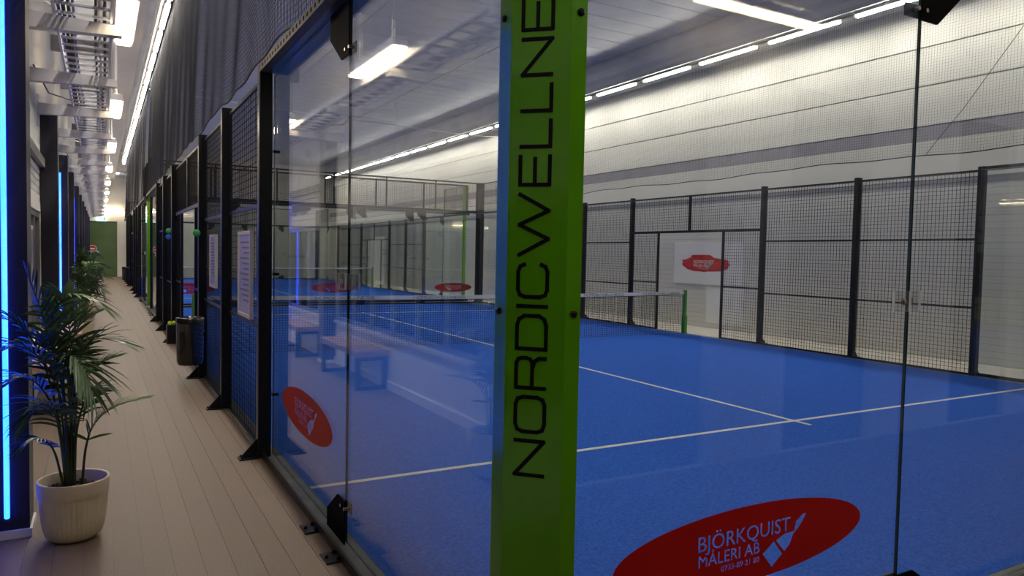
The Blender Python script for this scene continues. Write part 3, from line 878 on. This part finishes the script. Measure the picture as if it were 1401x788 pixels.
# ------------------------------------------------------------------ potted palms
def bez(pts, t):
    """Catmull-Rom through pts"""
    n = len(pts) - 1; s = min(t * n, n - 1e-6); i = int(s); f = s - i
    p0, p1, p2, p3 = pts[max(i - 1, 0)], pts[i], pts[i + 1], pts[min(i + 2, n)]
    return .5 * ((2 * p1) + (-p0 + p2) * f + (2 * p0 - 5 * p1 + 4 * p2 - p3) * f * f + (-p0 + 3 * p1 - 3 * p2 + p3) * f ** 3)
def frond(pts, ll, rnd, t0=.42, nl=20, droop=.5):
    pts = [Vector(p) for p in pts]
    m = MB()
    m.tube([bez(pts, k / 16) for k in range(17)], [.008 * (1 - .75 * k / 16) for k in range(17)], 5, 0)
    for k in range(nl):
        t = t0 + (1 - t0) * (k + .3) / nl
        p = bez(pts, t); d = (bez(pts, min(t + .02, 1)) - bez(pts, t - .02)).normalized()
        side = d.cross(Vector((0, 0, 1)))
        if side.length < .25: side = d.cross(Vector((0, 1, 0)))
        side.normalize(); upv = side.cross(d)
        f = (k + .5) / nl
        L_ = ll * (.55 + .75 * math.sin(PI * min(1, .2 + f * .75))) * rnd.uniform(.85, 1.1)
        for s in (-1, 1):
            a = math.radians(62 - 38 * f + rnd.uniform(-7, 7))
            dv = (d * math.cos(a) + side * s * math.sin(a) + upv * .18).normalized()
            wv = d.cross(dv).cross(dv).normalized() if True else side
            wv = dv.cross(upv).normalized()
            wid = .0074 * (1 + .35 * rnd.random())
            vs = []; segs = 5
            for q in range(segs + 1):
                u = q / segs
                c = p + dv * (L_ * u) + Vector((0, 0, -1)) * (droop * L_ * u * u)
                ww = wid * (math.sin(PI * (.12 + .88 * u)) ** .7 if u < 1 else 0.02)
                vs += [c - wv * ww, c + wv * ww, c - upv * ww * .35]
            fs = []
            for q in range(segs):
                o = q * 3
                fs += [(o, o + 3, o + 5, o + 2), (o + 2, o + 5, o + 4, o + 1)]
            m.add(vs, fs, 1)
    return m
K = 287.0
def PX(px, py, dy): return ((px - 99) / K, dy, .33 + (660 - py) / K)
FR = [
    ([(92, 668, 0), (84, 560, .0), (72, 450, -.03), (58, 385, -.06), (42, 332, -.08)], .17, 'leaf', .5, .12),
    ([(95, 668, .03), (88, 540, .03), (72, 430, .0), (78, 380, -.05), (105, 362, -.1), (138, 376, -.12)], .19, 'leaf_b', .5, .45),
    ([(95, 668, 0), (98, 560, -.05), (106, 475, -.08), (128, 432, -.1), (168, 438, -.12)], .19, 'leaf', .5, .30),
    ([(112, 668, 0), (116, 610, -.05), (128, 570, -.05), (155, 545, -.05), (198, 533, -.05)], .13, 'leaf_b', .38, .22),
    ([(90, 668, 0), (90, 560, -.1), (88, 480, -.15), (98, 452, -.2), (116, 470, -.26), (126, 505, -.28)], .20, 'leaf', .5, .40),
    ([(88, 668, .0), (78, 560, -.04), (58, 505, -.08), (34, 485, -.12), (8, 500, -.14)], .19, 'leaf', .45, .35),
    ([(85, 668, 0), (75, 615, -.02), (64, 592, -.05), (48, 582, -.08), (34, 592, -.1)], .11, 'leaf', .4, .4),
    ([(90, 668, 0), (80, 560, -.04), (60, 460, -.10), (32, 405, -.14), (2, 392, -.16)], .20, 'leaf', .5, .35),
    ([(98, 668, 0), (100, 580, 0), (108, 520, -.02), (126, 484, -.02), (154, 466, 0.0)], .17, 'leaf_b', .45, .25),
    ([(92, 668, 0), (85, 600, -.1), (78, 545, -.18), (62, 522, -.22), (44, 538, -.25)], .17, 'leaf', .45, .4),
    ([(100, 668, .03), (102, 560, .06), (100, 470, .08), (92, 405, .08), (84, 362, .08)], .16, 'leaf', .55, .2),
    ([(96, 668, 0), (92, 570, -.04), (70, 480, -.1), (42, 440, -.16), (16, 438, -.2)], .20, 'leaf', .5, .35),
    ([(97, 668, 0), (95, 560, .02), (92, 480, .03), (104, 420, .03), (126, 398, .03)], .17, 'leaf', .5, .25),
    ([(94, 668, 0), (90, 570, -.06), (84, 490, -.12), (74, 440, -.18), (58, 420, -.24)], .18, 'leaf', .5, .3),
    ([(99, 668, 0), (103, 590, -.04), (112, 540, -.08), (124, 515, -.1), (138, 512, -.1)], .16, 'leaf', .45, .35),
]
def make_palm(label, loc, grp=None):
    rnd = random.Random(4)
    t = thing('potted_palm', label, 'plant', loc, grp)
    # fluted pot
    m = MB(); n = 144; prof = [(.085, .004), (.115, .010), (.140, .035), (.152, .075), (.160, .13), (.166, .19), (.170, .245), (.170, .255), (.173, .262), (.178, .335), (.176, .341), (.166, .341), (.163, .335), (.158, .27)]
    fl = [0, .0, .5, 1, 1, 1, 1, .3, 0, 0, 0, 0, 0, 0]
    vs = []; fs = []
    for (r, h), a in zip(prof, fl):
        for k in range(n):
            g = 2 * PI * k / n; rr_ = r - a * .006 * abs(math.sin(g * 20)) ** 1.5 * 1.0 if a else r
            vs.append((rr_ * math.cos(g), rr_ * math.sin(g), h))
    for i in range(len(prof) - 1):
        for k in range(n):
            k2 = (k + 1) % n
            fs.append((i * n + k, i * n + k2, (i + 1) * n + k2, (i + 1) * n + k))
    fs.append(tuple(range(n - 1, -1, -1)))
    m.add(vs, fs).obj('pot', 'pot', t, True)
    s = MB().lathe([(.001, .268), (.16, .272)], n=24, cap=False)
    for k in range(150):
        a, r_ = rnd.uniform(0, 6.28), .15 * math.sqrt(rnd.random()); z = .275 + rnd.uniform(0, .012); q = rnd.uniform(.008, .014)
        s.lathe([(q * .5, -q * .5), (q, 0), (q * .5, q * .5)], (r_ * math.cos(a), r_ * math.sin(a), z), 5)
    tag(s.obj('soil', 'soil', t), kind='stuff')
    for pts, ll, mm, t0, dr in FR:
        P = [Vector(PX(*p)) for p in pts]
        P[0] = Vector((P[0].x * .9, P[0].y * .6, .275))
        frond(P, ll, rnd, t0 - .06, 16, dr).obj('frond', ['stem', mm], t, True)
    return t
palm = make_palm('big potted palm in a fluted cream pot in front of the first lit pillar', (-1.285, 2.775, 0))
dup(palm, (-1.42, 12.6, 0), 2.2, 'potted palm standing just past the first lit pillar after the benches', scale=1.0)
dup(palm, (-1.42, 17.4, 0), .6, 'potted palm standing before the second lit pillar past the benches', scale=1.12)

# ------------------------------------------------------------------ bins, balls, pads, notices
def bin_(loc, label):
    t = thing('waste_bin', label, 'bin', loc)
    MB().lathe([(.13, 0), (.14, .01), (.152, .05), (.158, .5), (.158, .56), (.15, .57), (.145, .56), (.14, .1)], n=28).obj('bin_body', 'bin_black', t, True)
    MB().lathe([(.162, .545), (.162, .575), (.148, .58), (.146, .55)], n=28, cap=False).obj('rim', 'bin_black', t, True)
    MB().box(.10, .17, -.02, .18, .35, .40).obj('wall_bracket', 'steel_black', t)
bin_((-.20, 7.72, .22), 'round black waste bin hung on a post beside the court opening')
bin_((-.20, 33.6, .22), 'black waste bin hung on the side fence of the second court')
bs = thing('ball_holder', 'dark box with yellow balls beside the court opening', 'ball holder', (-.09, 11.78, .004))
MB().box(-.08, .06, -.08, .08, 0, .32).obj('box', 'steel_black', bs)
for k, (dx, dy) in enumerate(((-.035, -.03), (.03, -.02))):
    b = MB().lathe([(.033 * math.sin(PI * q / 10), -.033 * math.cos(PI * q / 10)) for q in range(1, 10)], n=14).obj('tennis_ball', 'ball', None, True, (-.09 + dx, 11.78 + dy, .36))
    tag(b, 'yellow tennis ball lying on the dark box beside the court opening', 'ball', 'yellow balls on the dark box')
def pad(loc, mm, label):
    m = MB().lathe([(.010, -.01), (.040, -.005), (.045, .015), (.040, .04), (.02, .05)], n=16, axis='y').obj('padded_knob', mm, None, True, loc)
    tag(m, label, 'knob')
pad((-.11, 8.13 - .26, 1.83), 'pad_green', 'round green knob on the post above the black bin')
pad((-.13, 11.90, 1.93), 'pad_green', 'round green knob fixed above a blue knob on a fence post')
pad((-.13, 11.90, 1.83), 'pad_blue', 'round blue knob fixed below a green knob on a fence post')
def notice(y0, y1, z0, z1, label):
    t = thing('notice_board', label, 'sign', (-.03, y0, z0))
    h, l = z1 - z0, y1 - y0
    MB().box(-.004, .012, .03, l - .03, .03, h - .03).obj('sheet', 'sign_led_tint', t)
    f = MB()
    for (a, b, c, d) in ((0, l, 0, .03), (0, l, h - .03, h), (0, .03, .03, h - .03), (l - .03, l, .03, h - .03)):
        f.box(-.016, .014, a, b, c, d)
    f.obj('frame', 'white_steel', t)
    tx = MB()
    for k in range(12):
        zz = h - .10 - k * (h - .2) / 12
        tx.box(-.0055, -.0042, l * .18, l * (.86 - .25 * ((k * 7) % 3) / 2), zz - .008, zz + .008)
    tx.obj('text_rows', 'print_grey', t)
notice(4.55, 5.18, 1.04, 1.80, 'large framed notice on the mesh next to the first glass pane')
notice(6.72, 7.20, 1.20, 1.80, 'smaller framed notice on the mesh nearer the bin')
nb = thing('wall_notice', 'narrow white framed notice on the corridor wall beside the window', 'sign', (XL, 6.45, 1.25))
MB().box(.034, .05, 0, .30, 0, .58).obj('frame', 'white_steel', nb)
MB().box(.05, .053, .04, .26, .04, .54).obj('sheet', 'print_grey', nb)

# sponsor board on hall wall
sb = thing('sponsor_board', 'white board with red brush stroke logo on the hall wall behind the door opening', 'sign', (XR - .0, 11.1, 1.03))
MB().bbox(-.02, -.004, -1.25, 1.0, 0, 1.0, .003).obj('board', 'sign_white', sb)
BR = [(-.77, .10), (-.62, .12), (-.5, .16), (-.44, .17), (-.46, .20), (-.40, .23), (0, .24), (.2, .235), (.32, .17), (.72, .125), (.80, .10), (.74, .085), (.82, .06), (.78, .04), (.84, .0), (.77, -.03), (.79, -.07), (.68, -.115), (.62, -.14), (.45, -.15), (.1, -.165), (0, -.18), (-.12, -.165), (-.36, -.165), (-.42, -.14), (-.55, -.125), (-.66, -.07), (-.74, -.03), (-.76, .02), (-.72, .045)]
cx, cz = -.05, .47
mb = MB().add([(-.0212, cx - u, cz + v) for u, v in BR], [tuple(range(len(BR)))])
st = mb.obj('brush_stroke', 'paint_red', sb)
for txt, u0, size, v0 in (('BJÖRKQUIST', -.36, .115, .03), ('MÅLERI AB', -.36, .095, -.055), ('0733-89 21 80', -.2, .04, -.105)):
    o = link('lettering', font_mesh(txt, size, 'sign_white'), st); o.matrix_local = frame_matrix((-.0222, cx - u0, cz + v0), (0, -1, 0), (0, 0, 1))
MB().add([(-.0222, cx - u, cz + v) for u, v in [(.06, -.05), (.14, .02), (.2, .06), (.34, .13), (.3, .03), (.22, -.02), (.18, -.07), (.1, -.13)]], [tuple(range(8))]).obj('brush_icon', 'stripe', st)
lb = MB().bbox(XR - .012, XR - .002, 9.8, 10.95, .12, .98, .003).obj('wall_board', 'sign_white', None)
tag(lb, 'plain pale board leaning under the sponsor board on the hall wall', 'board')

# ring logo further on the hall wall
rl = thing('ring_logo', 'black logo of three rings on the hall wall of the second court', 'sign', (XR - .002, 33.8, 1.66))
for k in (-1, 0, 1):
    n = 20; v = []; f = []
    for q in range(n):
        g = 2 * PI * q / n
        v += [(0, k * .26 + .15 * math.cos(g), .15 * math.sin(g)), (0, k * .26 + .11 * math.cos(g), .11 * math.sin(g))]
    for q in range(n):
        a, b = 2 * q, 2 * ((q + 1) % n); f.append((a, b, b + 1, a + 1))
    m = MB().add(v, f); m.v = [(-.01 - .001 * k, y, z) for x, y, z in m.v]
    m.obj('ring', 'black_print', rl)

# exit sign and round sign at the corridor end
ex = thing('exit_sign', 'lit green exit sign above the green end panel', 'sign', (-1.1, YE - .06, 3.06))
MB().bbox(-.25, .25, -.04, .03, 0, .24, .005).obj('sign_box', 'exit_lit', ex)
fig = MB()
for poly in ([(-.05, .17), (.0, .19), (.02, .15), (-.02, .11), (-.07, .13)], [(-.02, .12), (.03, .06), (.01, .03), (-.05, .10)], [(-.05, .10), (-.10, .04), (-.13, .05), (-.07, .13)], [(.03, .2), (.06, .2), (.06, .17), (.03, .17)], [(.09, .04), (.16, .04), (.16, .2), (.09, .2)]):
    fig.add([(a, -.042, b) for a, b in poly], [tuple(range(len(poly)))])
fig.obj('pictogram', 'exit_green', ex)
rs = thing('round_sign', 'round red sign with white ring on the green end panel', 'sign', (-1.53, YE - .032, 1.53))
MB().lathe([(.2, 0), (.2, -.012)], n=28, axis='y').obj('disc', 'sign_white', rs)
MB().lathe([(.17, -.012), (.17, -.016)], n=28, axis='y').obj('red_face', 'paint_red', rs)
MB().box(-.11, .11, -.019, -.016, -.035, .035).obj('white_bar', 'sign_white', rs)
